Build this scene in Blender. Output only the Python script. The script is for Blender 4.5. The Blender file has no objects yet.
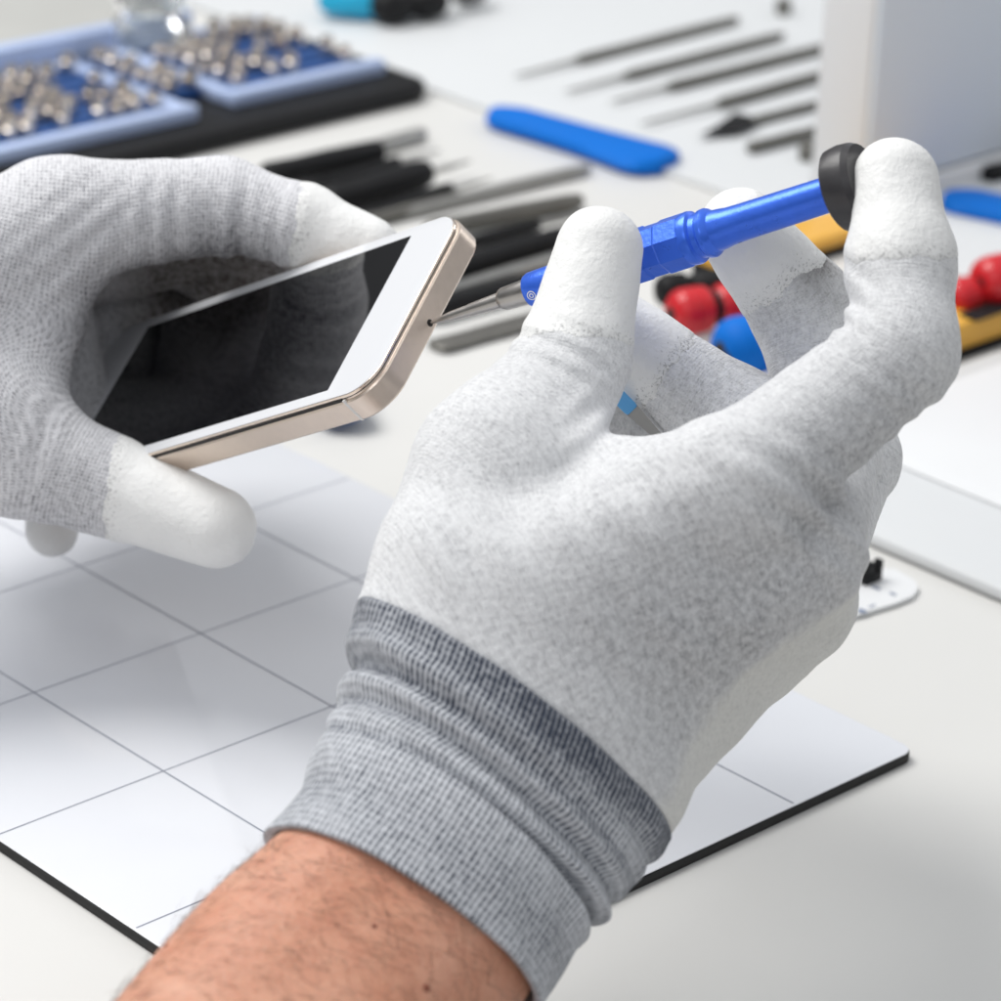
import bpy, bmesh, math, random
import numpy as np
import openvdb
from mathutils import Vector, Matrix
rnd = random.Random(7)
sc = bpy.context.scene
COL = sc.collection

# ------------------------------------------------------------------ camera frame
F = 3266.08; PP = 500.5
PITCH, ROLL, YAW = 0.417216, 0.0364365, -0.8063779
H = 0.38; U = H / 7.17076590
CAM = np.array([11.4201673, -7.93762655, 7.17076590]) * U
def _R(a, b, c):
    ca, sa, cb, sb, cc, sn = math.cos(a), math.sin(a), math.cos(b), math.sin(b), math.cos(c), math.sin(c)
    Rz = np.array([[cc, -sn, 0], [sn, cc, 0], [0, 0, 1]])
    base = np.array([[1, 0, 0], [0, 0, -1], [0, 1, 0]], float)
    Rp = np.array([[1, 0, 0], [0, ca, -sa], [0, sa, ca]])
    Rr = np.array([[cb, -sb, 0], [sb, cb, 0], [0, 0, 1]])
    return Rr @ Rp @ base @ Rz
R = _R(PITCH, ROLL, YAW)
def c2w(P):                       # view-frame millimetres -> world metres
    return np.asarray(P, float).reshape(-1, 3) / 1000.0 @ R + CAM
def cp(px, py, d):                # pixel + distance (mm) -> view-frame mm
    return np.array([(px - PP) / F * d, (py - PP) / F * d, d], float)
def G(px, py, z=-0.003):          # pixel -> point on the horizontal plane z
    d = R.T @ np.array([(px - PP) / F, (py - PP) / F, 1.0])
    return CAM + d * ((z - CAM[2]) / d[2])
def grid(i, j, z=0.0): return np.array([i * U, j * U, z])
DESK = -0.003

# ------------------------------------------------------------------ materials
def nt(name):
    m = bpy.data.materials.new(name); m.use_nodes = True
    n = m.node_tree; b = n.nodes['Principled BSDF']
    return m, n, b
def N(n, t, **kw):
    x = n.nodes.new(t)
    for k, v in kw.items(): setattr(x, k, v)
    return x
def lk(n, a, b): n.links.new(a, b)
def mth(n, op, a, b=None, c=None, clamp=False):
    x = N(n, 'ShaderNodeMath', operation=op); x.use_clamp = clamp
    for i, v in enumerate((a, b, c)):
        if v is None: continue
        if isinstance(v, (int, float)): x.inputs[i].default_value = v
        else: lk(n, v, x.inputs[i])
    return x.outputs[0]
def ramp(n, fac, pts):
    x = N(n, 'ShaderNodeValToRGB'); e = x.color_ramp.elements
    while len(e) < len(pts): e.new(0.5)
    for k, (p, c) in enumerate(pts):
        e[k].position = p; e[k].color = (c, c, c, 1) if isinstance(c, (int, float)) else (*c, 1)
    if fac is not None: lk(n, fac, x.inputs[0])
    return x.outputs[0]
def noise(n, scale, detail=3, rough=.55, vec=None, dist=0):
    x = N(n, 'ShaderNodeTexNoise'); x.inputs['Scale'].default_value = scale
    x.inputs['Detail'].default_value = detail; x.inputs['Roughness'].default_value = rough
    x.inputs['Distortion'].default_value = dist
    if vec is not None: lk(n, vec, x.inputs['Vector'])
    return x.outputs['Fac']
def mixc(n, f, a, b, mode='MIX'):
    x = N(n, 'ShaderNodeMix', data_type='RGBA', blend_type=mode)
    for i, v in ((0, f), (6, a), (7, b)):
        if isinstance(v, (int, float)): x.inputs[i].default_value = v
        elif isinstance(v, tuple): x.inputs[i].default_value = (*v, 1)
        else: lk(n, v, x.inputs[i])
    return x.outputs[2]
def bump(n, b, h, strength=.3, dist=.001):
    x = N(n, 'ShaderNodeBump'); x.inputs['Strength'].default_value = strength
    x.inputs['Distance'].default_value = dist; lk(n, h, x.inputs['Height'])
    lk(n, x.outputs[0], b.inputs['Normal'])
def mat(name, col, rough=.5, metal=0, var=.08, scale=60, spec=.5, bmp=0, bscale=400, coat=0, aniso=None):
    m, n, b = nt(name)
    tc = N(n, 'ShaderNodeTexCoord').outputs['Object']
    v = tc
    if aniso:
        mp = N(n, 'ShaderNodeMapping'); mp.inputs['Scale'].default_value = aniso; lk(n, tc, mp.inputs[0]); v = mp.outputs[0]
    f = noise(n, scale, 4, vec=v)
    lo = tuple(max(0, c * (1 - var)) for c in col); hi = tuple(min(1, c * (1 + var)) for c in col)
    lk(n, mixc(n, f, lo, hi), b.inputs['Base Color'])
    lk(n, ramp(n, f, [(.2, max(0.02, rough * .85)), (.8, min(1, rough * 1.15))]), b.inputs['Roughness'])
    b.inputs['Metallic'].default_value = metal; b.inputs['Specular IOR Level'].default_value = spec
    b.inputs['Coat Weight'].default_value = coat; b.inputs['Coat Roughness'].default_value = .08
    if bmp: bump(n, b, noise(n, bscale, 3, vec=v), bmp, .0005)
    return m

def knit_material(name, light, dark, amount, pitch=1.05, dotw=.85, wobble=.5, ribs=False, stw=.25, base=.1, bumpd=1.0):
    """knitted heather yarn: rows and columns in the millimetre UVs, mottled by noise"""
    m, n, b = nt(name)
    uv = N(n, 'ShaderNodeUVMap', uv_map='knit').outputs[0]
    ob = N(n, 'ShaderNodeTexCoord').outputs['Object']
    sx = N(n, 'ShaderNodeSeparateXYZ'); lk(n, uv, sx.inputs[0]); u, v = sx.outputs[0], sx.outputs[1]
    wob = noise(n, 140, 2, vec=ob)
    wob = mth(n, 'MULTIPLY', mth(n, 'SUBTRACT', wob, .5), wobble)
    k = 2 * math.pi / pitch
    pu = pitch * (1.1 if ribs else 1.0)
    su = mth(n, 'SINE', mth(n, 'MULTIPLY', mth(n, 'ADD', u, wob), 2 * math.pi / pu))
    pv = pitch * (.92 if ribs else .95)
    sv = mth(n, 'SINE', mth(n, 'MULTIPLY', mth(n, 'ADD', v, wob), 2 * math.pi / pv))
    hu = mth(n, 'MULTIPLY_ADD', su, .5, .5); hv = mth(n, 'MULTIPLY_ADD', sv, .5, .5)
    dot = mth(n, 'MULTIPLY', hu, hv)
    if ribs: dot = mth(n, 'MULTIPLY', mth(n, 'MULTIPLY_ADD', hu, .45, .55), hv)
    fine = noise(n, 1500, 3, .7, vec=ob)                      # single yarns
    mott = noise(n, 640, 4, .7, vec=ob)                      # heather patches 2-3 mm
    mp = N(n, 'ShaderNodeMapping'); mp.inputs['Scale'].default_value = (1.35, .50, 1) if not ribs else (.35, 1.0, 1); lk(n, uv, mp.inputs[0])
    stitch = ramp(n, noise(n, 1.0, 3, .65, vec=mp.outputs[0]), [(.38, 0.0), (.64, 1.0)])
    big = noise(n, 60, 3, .5, vec=ob)
    mm = ramp(n, mott, [(.36, .12 if not ribs else .45), (.68, 1.0)])
    bb = ramp(n, big, [(.3, .75), (.7, 1.15)])
    f = mth(n, 'MULTIPLY', mth(n, 'MULTIPLY', mth(n, 'MULTIPLY_ADD', stitch, stw, mth(n, 'MULTIPLY_ADD', dot, dotw, base)), mm), bb)
    f = mth(n, 'ADD', mth(n, 'MULTIPLY', f, amount), mth(n, 'MULTIPLY', mth(n, 'SUBTRACT', fine, .5), .55 if not ribs else .35))
    at = N(n, 'ShaderNodeAttribute', attribute_name='shade').outputs['Fac']   # dark yarn band, and shade painted into creases and fold valleys
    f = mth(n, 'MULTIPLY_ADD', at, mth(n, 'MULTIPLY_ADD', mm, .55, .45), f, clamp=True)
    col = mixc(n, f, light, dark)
    st = N(n, 'ShaderNodeAttribute', attribute_name='stain_shade').outputs['Fac']      # finger stains, and shade of the left hollow painted in
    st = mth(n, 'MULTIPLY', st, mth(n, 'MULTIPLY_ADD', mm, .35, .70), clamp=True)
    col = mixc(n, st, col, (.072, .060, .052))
    pal = N(n, 'ShaderNodeAttribute', attribute_name='coat').outputs['Fac']
    speck = ramp(n, noise(n, 1300, 3, .7, vec=ob), [(.50, 0.0), (.66, 1.0)])
    pc = mixc(n, mth(n, 'MULTIPLY', speck, .38), (.80, .79, .74), (.42, .42, .41))
    col = mixc(n, pal, col, pc)
    lk(n, col, b.inputs['Base Color'])
    b.inputs['Roughness'].default_value = .9; b.inputs['Specular IOR Level'].default_value = .12
    b.inputs['Sheen Weight'].default_value = .18; b.inputs['Sheen Roughness'].default_value = .5
    hgt = mth(n, 'ADD', mth(n, 'MULTIPLY', dot, -bumpd), mth(n, 'ADD', mth(n, 'MULTIPLY', fine, .9), mth(n, 'MULTIPLY', stitch, -.6)))
    bump(n, b, hgt, .55, .00035)
    return m
def coating_material():
    m, n, b = nt('white_rubber_coating')
    ob = N(n, 'ShaderNodeTexCoord').outputs['Object']
    ed = N(n, 'ShaderNodeAttribute', attribute_name='edge').outputs['Fac']    # thin coating where it ends on the yarn
    sp = noise(n, 1500, 3, .75, vec=ob)
    th = mth(n, 'SUBTRACT', .72, mth(n, 'MULTIPLY', ed, .22))
    s = mth(n, 'MULTIPLY', mth(n, 'SUBTRACT', sp, th), 9.0, clamp=True)
    big = noise(n, 90, 3, .5, vec=ob)
    base = mixc(n, big, (.77, .77, .76), (.85, .85, .84))
    lk(n, mixc(n, mth(n, 'MULTIPLY', s, .8), base, (.36, .36, .36)), b.inputs['Base Color'])
    b.inputs['Roughness'].default_value = .55; b.inputs['Specular IOR Level'].default_value = .3
    b.inputs['Subsurface Weight'].default_value = .0
    h = mth(n, 'SUBTRACT', mth(n, 'ADD', noise(n, 700, 3, .6, vec=ob), mth(n, 'MULTIPLY', noise(n, 170, 4, .6, vec=ob), 2.2)), mth(n, 'MULTIPLY', s, .6))
    bump(n, b, h, .5, .0005)
    return m
def skin_material():
    m, n, b = nt('skin')
    ob = N(n, 'ShaderNodeTexCoord').outputs['Object']
    big = noise(n, 45, 4, .55, vec=ob); mid = noise(n, 190, 4, .6, vec=ob)
    c = mixc(n, ramp(n, big, [(.3, 0.), (.7, 1.)]), (.61, .28, .175), (.70, .385, .27))
    c = mixc(n, mth(n, 'MULTIPLY', ramp(n, mid, [(.4, 0.), (.75, 1.)]), .5), c, (.50, .19, .115))
    vo = N(n, 'ShaderNodeTexVoronoi'); vo.inputs['Scale'].default_value = 75; lk(n, ob, vo.inputs['Vector'])
    mole = mth(n, 'MULTIPLY', mth(n, 'LESS_THAN', vo.outputs['Distance'], .085), .0)
    c = mixc(n, mole, c, (.16, .06, .035))
    lk(n, c, b.inputs['Base Color'])
    b.inputs['Roughness'].default_value = .48; b.inputs['Specular IOR Level'].default_value = .4
    b.inputs['Subsurface Weight'].default_value = .25; b.inputs['Subsurface Radius'].default_value = (1, .35, .2)
    b.inputs['Subsurface Scale'].default_value = .003
    v2 = N(n, 'ShaderNodeTexVoronoi'); v2.inputs['Scale'].default_value = 900; lk(n, ob, v2.inputs['Vector'])
    h = mth(n, 'ADD', mth(n, 'MULTIPLY', v2.outputs['Distance'], .8), mth(n, 'ADD', noise(n, 260, 5, .65, vec=ob), noise(n, 900, 3, .6, vec=ob)))
    bump(n, b, h, .32, .0005)
    return m

M = {}
M['knit'] = knit_material('pale_grey_knit', (.76, .76, .785), (.085, .085, .105), .92, dotw=.68, stw=.32)
M['knit_fine'] = knit_material('fine_grey_heather_knit', (.77, .775, .785), (.11, .11, .125), .72, pitch=.84, dotw=.27, wobble=.25, stw=.36, base=.14, bumpd=.35)
M['cuff'] = knit_material('grey_ribbed_knit', (.74, .76, .80), (.04, .05, .075), 1.1, pitch=1.4, ribs=True, dotw=.95, stw=.25, base=.02, bumpd=1.8)
M['coat'] = coating_material()
M['skin'] = skin_material()
M['mole'] = mat('brown_mole', (.26, .08, .045), .6)
M['hair'] = mat('dark_hair', (.09, .045, .025), .5)
M['blue_metal'] = mat('anodised_blue', (.045, .16, .80), .30, .4, .10, 300, bmp=.12, bscale=900)
M['pen_metal'] = mat('brushed_steel', (.42, .40, .38), .33, 1, .12, 400)
M['cap_black'] = mat('black_plastic', (.035, .033, .036), .35, 0, .2, 200, bmp=.1)
M['white_print'] = mat('white_print', (.8, .82, .86), .5)
M['gold'] = mat('champagne_aluminium', (.72, .61, .52), .33, .8, .05, 500, bmp=.08, bscale=1500)
M['bright_gold'] = mat('polished_champagne_edge', (.80, .68, .58), .16, .9, .08, 700, bmp=.2, bscale=1200)
M['phone_white'] = mat('white_glass', (.71, .72, .745), .10, 0, .01, 30, spec=.5)
M['screen'] = mat('black_glass', (.004, .004, .005), .04, 0, .2, 30, spec=.55)
M['slot_dark'] = mat('dark_gap', (.012, .009, .008), .6)
M['antenna'] = mat('white_plastic_line', (.72, .70, .68), .5)
M['desk'] = mat('off_white_laminate', (.69, .685, .665), .42, 0, .03, 5, spec=.35, bmp=.05, bscale=700)
M['mat_white'] = mat('glossy_white_board', (.765, .78, .82), .12, 0, .012, 9, spec=.55, bmp=.02, bscale=50)
M['mat_edge'] = mat('black_foam_rubber', (.018, .018, .018), .7, 0, .3, 400)
M['line'] = mat('grey_printed_line', (.30, .32, .38), .4, 0, .15, 90)
M['steel'] = mat('steel', (.36, .355, .34), .34, .9, .15, 150)
M['dark_steel'] = mat('dark_knurled_steel', (.17, .165, .15), .45, .6, .25, 300)
M['black'] = mat('black_rubber', (.008, .008, .009), .55, 0, .3, 120, spec=.25)
M['light_blue'] = mat('light_blue_plastic', (.12, .42, .80), .4)
M['blue'] = mat('blue_plastic', (.0, .15, .60), .6, 0, .08, 80, spec=.2)
M['navy'] = mat('navy_plastic', (.012, .07, .25), .5, 0, .12, 90)
M['pale_blue'] = mat('pale_blue_plastic', (.46, .56, .80), .4, 0, .05, 50)
M['cyan'] = mat('cyan_plastic', (.01, .42, .68), .3, 0, .08, 60)
M['red'] = mat('red_plastic', (.60, .012, .02), .3, 0, .1, 60)
M['yellow'] = mat('yellow_plastic', (.78, .42, .06), .4, 0, .06, 60)
M['white'] = mat('white_plastic', (.76, .77, .78), .45, 0, .02, 20)
M['panel'] = mat('grey_panel', (.72, .785, .86), .8, 0, .02, 20)
M['sheet'] = mat('grey_film', (.46, .46, .44), .9, 0, .08, 20, spec=.1)
M['bit'] = mat('nickel', (.72, .66, .60), .22, 1, .15, 300)
M['board'] = mat('white_board', (.67, .685, .695), .4, 0, .015, 9)
M['bluish_gray_ink'] = mat('blue_grey_ink', (.18, .22, .32), .5)
def glass():
    m, n, b = nt('clear_glass'); b.inputs['Transmission Weight'].default_value = .95
    b.inputs['Roughness'].default_value = .05; b.inputs['IOR'].default_value = 1.45
    b.inputs['Base Color'].default_value = (.9, .93, .92, 1); return m
M['glass'] = glass()

# ------------------------------------------------------------------ objects
def tag(o, label=None, cat=None, group=None, kind=None):
    if label: o['label'] = label
    if cat: o['category'] = cat
    if group: o['group'] = group
    if kind: o['kind'] = kind
    return o
def empty(name, loc):
    o = bpy.data.objects.new(name, None); COL.objects.link(o); o.location = Vector(loc); o.empty_display_size = .01
    return o
def worldloc(o):
    v = Vector((0, 0, 0))
    while o is not None: v += o.location; o = o.parent
    return v
def mesh(name, verts, faces, m, parent=None, origin=None, smooth=True, sharp=40):
    """verts in world metres; object keeps a sensible origin"""
    V = np.asarray(verts, float).reshape(-1, 3)
    org = np.array(origin, float) if origin is not None else (np.array([V[:, 0].mean(), V[:, 1].mean(), V[:, 2].min()]) if parent is None else np.array(worldloc(parent)))
    me = bpy.data.meshes.new(name)
    me.from_pydata((V - org).tolist(), [], [list(map(int, f)) for f in faces]); me.update()
    o = bpy.data.objects.new(name, me); COL.objects.link(o); me.materials.append(m)
    if parent is not None:
        o.parent = parent; o.location = Vector(org) - worldloc(parent)
    else: o.location = Vector(org)
    if smooth:
        me.polygons.foreach_set('use_smooth', [True] * len(me.polygons))
        if sharp is not None: me.set_sharp_from_angle(angle=math.radians(sharp))
    return o
class MB:
    def __init__(s): s.v = []; s.f = []
    def add(s, v, f):
        k = len(s.v); s.v += [tuple(x) for x in v]; s.f += [tuple(i + k for i in q) for q in f]; return s
    def build(s, name, m, parent=None, **kw): return mesh(name, s.v, s.f, m, parent, **kw)
def frame(o, x, z=(0, 0, 1)):
    x = np.array(x, float); x /= np.linalg.norm(x); z = np.array(z, float); y = np.cross(z, x); y /= np.linalg.norm(y); z = np.cross(x, y)
    return np.array(o, float), np.array([x, y, z])
def tf(fr, P): return np.asarray(P, float).reshape(-1, 3) @ fr[1] + fr[0]
def rbox(mb, fr, x0, x1, y0, y1, z0, z1, r=.0008, seg=3, bev=.0003):
    """box with rounded vertical corners and a small top/bottom bevel"""
    r = min(r, (x1 - x0) / 2.01, (y1 - y0) / 2.01); bev = min(bev, (z1 - z0) / 2.1, r * .9)
    def loop(ins, z):
        out = []
        for cx, cy, a0 in ((x1 - r, y1 - r, 0), (x0 + r, y1 - r, 90), (x0 + r, y0 + r, 180), (x1 - r, y0 + r, 270)):
            for k in range(seg + 1):
                a = math.radians(a0 + 90 * k / seg); out.append((cx + (r - ins) * math.cos(a), cy + (r - ins) * math.sin(a), z))
        return out
    L = [loop(bev, z0), loop(bev * .3, z0 + bev * .3), loop(0, z0 + bev), loop(0, z1 - bev), loop(bev * .3, z1 - bev * .3), loop(bev, z1)]
    n = len(L[0]); v = [p for l in L for p in l]; f = []
    for a in range(len(L) - 1):
        for k in range(n): f.append((a * n + k, a * n + (k + 1) % n, (a + 1) * n + (k + 1) % n, (a + 1) * n + k))
    f.append(tuple(range(n))[::-1]); f.append(tuple((len(L) - 1) * n + k for k in range(n)))
    return mb.add(tf(fr, v), f)
def lathe(mb, fr, prof, n=40, phase=0, flat=None, yz=(1, 1)):
    """profile [(x, r)] turned about the frame's x axis; closed at both ends"""
    v = []; f = []
    for x, r in prof:
        for k in range(n):
            a = 2 * math.pi * (k + phase) / n
            v.append((x, r * math.cos(a) * yz[0], r * math.sin(a) * yz[1]))
    for a in range(len(prof) - 1):
        for k in range(n): f.append((a * n + k, a * n + (k + 1) % n, (a + 1) * n + (k + 1) % n, (a + 1) * n + k))
    f.append(tuple(range(n))); f.append(tuple((len(prof) - 1) * n + k for k in range(n))[::-1])
    return mb.add(tf(fr, v), [q[::-1] for q in f])

# ================================================================== HANDS (signed distance fields)
def seg_dist(P, a, b, ra, rb):
    ab = b - a; t = np.clip(((P - a) @ ab) / (ab @ ab), 0, 1)
    q = P - a - t[..., None] * ab
    return np.sqrt((q * q).sum(-1)) - (ra + (rb - ra) * t)
def smin(a, b, k):
    h = np.clip(k - np.abs(a - b), 0, None) / k
    return np.minimum(a, b) - h * h * k * .25
def value_noise(P, s, seed):
    """cheap smooth noise from summed sines"""
    r = np.random.default_rng(seed); out = np.zeros(P.shape[:-1], np.float32)
    for _ in range(7):
        d = r.normal(size=3); d /= np.linalg.norm(d)
        out += np.sin((P @ (d * s * r.uniform(.7, 1.5))).astype(np.float32) + r.uniform(0, 6.28))
    return out / 3.0
class Hand:
    def __init__(s, bones, wr=()):
        # bones: dict(name, a=(px,py,d), b=..., ra, rb, k)
        s.b = [(nm, cp(*a), cp(*b), ra, rb, k) for nm, a, b, ra, rb, k in bones]
        s.wr = wr
    def bounds(s, pad=4):
        A = np.array([np.minimum(a - ra, b - rb) for _, a, b, ra, rb, _ in s.b] ).min(0) - pad
        B = np.array([np.maximum(a + ra, b + rb) for _, a, b, ra, rb, _ in s.b] ).max(0) + pad
        return A, B
    def sdf(s, P, only=None):
        d = None
        for nm, a, b, ra, rb, k in s.b:
            if only and nm not in only: continue
            x = seg_dist(P, a, b, ra, rb)
            d = x if d is None else smin(d, x, k)
        d = d + .28 * value_noise(P, .16, 3) + .10 * value_noise(P, .55, 5)
        if s.post: d = s.post(P, d)
        for (c, ax, L, amp, per, rad) in s.wr:        # wrinkles at the joints
            q = P - cp(*c); ax = np.array(ax, float) / np.linalg.norm(ax)
            t = q @ ax; g = np.exp(-(q * q).sum(-1) / (rad * rad) - (t / L) ** 2)
            d = d + amp * g * np.sin(t * 2 * math.pi / per + .9 * value_noise(P, .12, 8))
        return d
    def knit_uv(s, P):
        W = None
        acc = 0
        for nm, a, b, ra, rb, k in s.b:
            ab = b - a; L = np.linalg.norm(ab); ax = ab / L
            dd = seg_dist(P, a, b, ra, rb)
            w = np.exp(-np.clip(dd, 0, 60) / s.soft)
            if nm in s.flat:
                o_, fu, fv = s.plane; q = P - o_
                uv = np.stack([q @ fu, q @ fv], -1) * w[:, None]
                acc = uv if W is None else acc + uv; W = w if W is None else W + w
                continue
            q = P - a; u = q @ ax + s.off.get(nm, 0)
            near = np.array([0, 0, -1.0]); near -= ax * (near @ ax); near /= np.linalg.norm(near)
            side = np.cross(near, ax)
            v = np.arctan2(q @ side, q @ near) * (ra + rb) / 2 + s.voff.get(nm, 0)
            uv = np.stack([u, v], -1) * w[:, None]
            acc = uv if W is None else acc + uv; W = w if W is None else W + w
        return acc / (W[:, None] + 1e-9)
    off = {}; voff = {}; flat = (); plane = None; post = None; soft = 1.6
def chain_knit(h, chains):
    """let the rows of each finger start where the rows of the palm end"""
    o_, fu, fv = h.plane; bb = {x[0]: x for x in h.b}; h.off = dict(h.off); h.voff = dict(h.voff)
    for ch in chains:
        a = bb[ch[0]][1]; u = (a - o_) @ fu; v = (a - o_) @ fv
        for nm in ch:
            h.off[nm] = u; h.voff[nm] = v; u += np.linalg.norm(bb[nm][2] - bb[nm][1])
def polygonise(fn, lo, hi, vox):
    B = 6; n = (np.ceil((hi - lo) / vox / B).astype(int) + 1) * B
    nb = n // B
    cx = [lo[i] + vox * (B * np.arange(nb[i]) + (B - 1) / 2) for i in range(3)]
    C = np.stack(np.meshgrid(*cx, indexing='ij'), -1).reshape(-1, 3).astype(np.float32)
    dc = np.concatenate([fn(C[k:k + 400000]) for k in range(0, len(C), 400000)])
    D = np.where(dc < 0, -3, 3).astype(np.float32).reshape(nb)
    D = np.repeat(np.repeat(np.repeat(D, B, 0), B, 1), B, 2)
    act = np.nonzero(np.abs(dc) < B * vox * .87 * 1.25 + 1.6)[0]
    loc = np.stack(np.meshgrid(*[vox * (np.arange(B) - (B - 1) / 2)] * 3, indexing='ij'), -1).reshape(-1, 3).astype(np.float32)
    ib = np.stack(np.unravel_index(act, nb), -1) * B
    D6 = D.reshape(nb[0], B, nb[1], B, nb[2], B)
    for k in range(0, len(act), 4000):
        P = C[act[k:k + 4000], None, :] + loc[None]
        d = fn(P.reshape(-1, 3)).reshape(-1, B, B, B)
        q = ib[k:k + 4000] // B
        D6[q[:, 0], :, q[:, 1], :, q[:, 2], :] = d
    g = openvdb.FloatGrid(3.0); g.copyFromArray(np.ascontiguousarray(np.clip(D6.reshape(tuple(n)), -3, 3)))
    pts, quads = g.convertToQuads(0.0)
    V = pts * vox + lo
    return V, quads[:, ::-1]
def set_attr(o, name, vals):
    a = o.data.attributes.new(name, 'FLOAT', 'POINT'); a.data.foreach_set('value', np.asarray(vals, np.float32))
def set_uv(o, uv):
    me = o.data; l = me.uv_layers.new(name='knit')
    idx = np.empty(len(me.loops), np.int32); me.loops.foreach_get('vertex_index', idx)
    l.data.foreach_set('uv', uv[idx].astype(np.float32).ravel())
def hand_mesh(name, hand, parent, vox=.8, coat_fn=None, shade_fn=None, cut=None, m='knit', stain_shade_fn=None):
    lo, hi = hand.bounds()
    fn = (lambda P: hand.sdf(P)) if cut is None else (lambda P: np.maximum(hand.sdf(P), cut(P)))
    V, Q = polygonise(fn, lo, hi, vox)
    o = mesh(name, c2w(V), Q, M[m], parent, sharp=None)
    set_uv(o, hand.knit_uv(V))
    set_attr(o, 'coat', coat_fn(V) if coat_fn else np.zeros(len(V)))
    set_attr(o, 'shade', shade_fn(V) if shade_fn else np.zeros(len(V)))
    set_attr(o, 'stain_shade', stain_shade_fn(V) if stain_shade_fn else np.zeros(len(V)))
    return o
def tip_mesh(hand, bones, parent, plane_p, plane_n, thick=.32, vox=.6, rag=.5, seed=1, label=None):
    """the dipped end of one finger: a skin slightly proud of the glove, beyond a ragged line"""
    sel = [b for b in hand.b if b[0] in bones]
    lo = np.array([np.minimum(a - ra, b - rb) for _, a, b, ra, rb, _ in sel]).min(0) - 3
    hi = np.array([np.maximum(a + ra, b + rb) for _, a, b, ra, rb, _ in sel]).max(0) + 3
    pn = np.array(plane_n, float); pn /= np.linalg.norm(pn); p0 = cp(*plane_p)
    def line(P): return (P - p0) @ pn + rag * value_noise(P, .5, seed) + rag * .5 * value_noise(P, 1.6, seed + 1)
    def fn(P):
        a = line(P); d = hand.sdf(P, only=bones) - thick * np.clip(.15 - a * .35, 0, 1) 
        return np.maximum(d, a)
    V, Q = polygonise(fn, lo, hi, vox)
    o = mesh('fingertip', c2w(V), Q, M['coat'], parent, sharp=None)
    e = np.clip(1 + line(V) / 9.0, 0, 1)
    set_attr(o, 'edge', e)
    if label: o['label'] = label
    return o

# ---- right hand: back of the hand towards the camera, thumb left, index on the cap
w1 = (425, 655, 668); w2 = (480, 695, 666); w3 = (545, 745, 668); w4 = (580, 768, 675)
iM = (735, 492, 670); mM = (797, 552, 681); rM = (784, 598, 698); pM = (748, 630, 712)
tC = (432, 605, 674); tM = (505, 472, 690); tI = (574, 360, 705); tT = (599, 251, 711.5)
iP = (902, 352, 681); iD = (900, 262, 690); iT = (895, 182, 697)
mP = (836, 458, 722); mD = (728, 414, 744); mT = (616, 342, 749)
rP = (850, 460, 748); rD = (799, 304, 755); rT = (740, 230, 739)
pP = (790, 540, 765); pD = (705, 462, 772); pT = (598, 408, 764)
RB = [
 ('palm_i', w1, iM, 17, 14.5, 8), ('palm_m', w2, mM, 20, 14.5, 8), ('palm_r', w3, rM, 20, 14.0, 8), ('palm_p', w4, pM, 16, 12.2, 8),
 ('heel', (732, 640, 705), (610, 760, 680), 12.5, 15, 10), ('edge', rM, pM, 13.6, 13.2, 8), ('fill', (450, 610, 672), (730, 570, 682), 19, 16, 10), ('web', (520, 520, 692), (700, 503, 677), 16, 15, 8),
 ('fore1', (445, 720, 664), w1, 15, 17, 6), ('fore2', (510, 800, 662), w3, 17, 20, 6), ('fore3', (560, 850, 668), w4, 13, 17, 6),
 ('thumb_c', tC, tM, 16.5, 18.6, 9), ('thumb_p', tM, tI, 18.6, 11.6, 7), ('thumb_d', tI, tT, 11.6, 9.7, 4),
 ('index_p', iM, iP, 14.5, 11.2, 6), ('index_d', iP, iD, 11.2, 11.0, 5), ('index_t', iD, iT, 11.0, 9.0, 4),
 ('middle_p', mM, mP, 13.5, 10, 2.2), ('middle_d', mP, mD, 10, 11.4, 3), ('middle_t', mD, mT, 11.6, 11.0, 3),
 ('ring_p', rM, rP, 13, 11, 2), ('ring_d', rP, rD, 11.2, 11.6, 2.5), ('ring_t', rD, rT, 11.8, 9.5, 3),
 ('pinky_p', pM, pP, 12, 9.5, 2), ('pinky_d', pP, pD, 9.8, 9.8, 2.5), ('pinky_t', pD, pT, 9.8, 9.5, 3),
]
WR = [  # centre, axis, length, amplitude, period, radius
 ((545, 345, 693), (.45, -.9, .1), 7, .55, 5.5, 16),
 ((845, 300, 680), (.8, -.6, 0), 9, .7, 5, 13),
 ((905, 400, 672), (.5, -.8, 0), 12, .35, 6, 18),
 ((820, 510, 667), (.45, -.9, .2), 11, 1.3, 8, 20),
 ((640, 470, 680), (.3, .95, 0), 14, .45, 9, 22), ((520, 560, 660), (.8, -.5, 0), 22, .4, 12, 26),
 ((700, 640, 655), (.7, -.7, .2), 30, .35, 11, 34),
 ((610, 420, 690), (.6, .8, 0), 10, .5, 6, 14),
]
RH = Hand(RB, WR)
RH.off = {n: o for n, o in (('thumb_p', 30), ('thumb_d', 60), ('index_p', 75), ('index_d', 115), ('index_t', 134))}
RH.flat = ('heel', 'edge', 'palm_i', 'palm_m', 'palm_r', 'palm_p', 'fill', 'web', 'fore1', 'fore2', 'fore3', 'thumb_c', 'middle_p', 'ring_p')
_u = cp(*mM) - cp(*w2); _u /= np.linalg.norm(_u); _v = cp(*pM) - cp(*iM); _v -= _u * (_v @ _u); _v /= np.linalg.norm(_v)
_v2 = _v
RH.plane = (cp(*w2), _u, _v2)
chain_knit(RH, (('thumb_p', 'thumb_d'), ('index_p', 'index_d', 'index_t'), ('middle_d', 'middle_t'), ('ring_d', 'ring_t'), ('pinky_p', 'pinky_d', 'pinky_t')))
lightdirs = None
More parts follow.
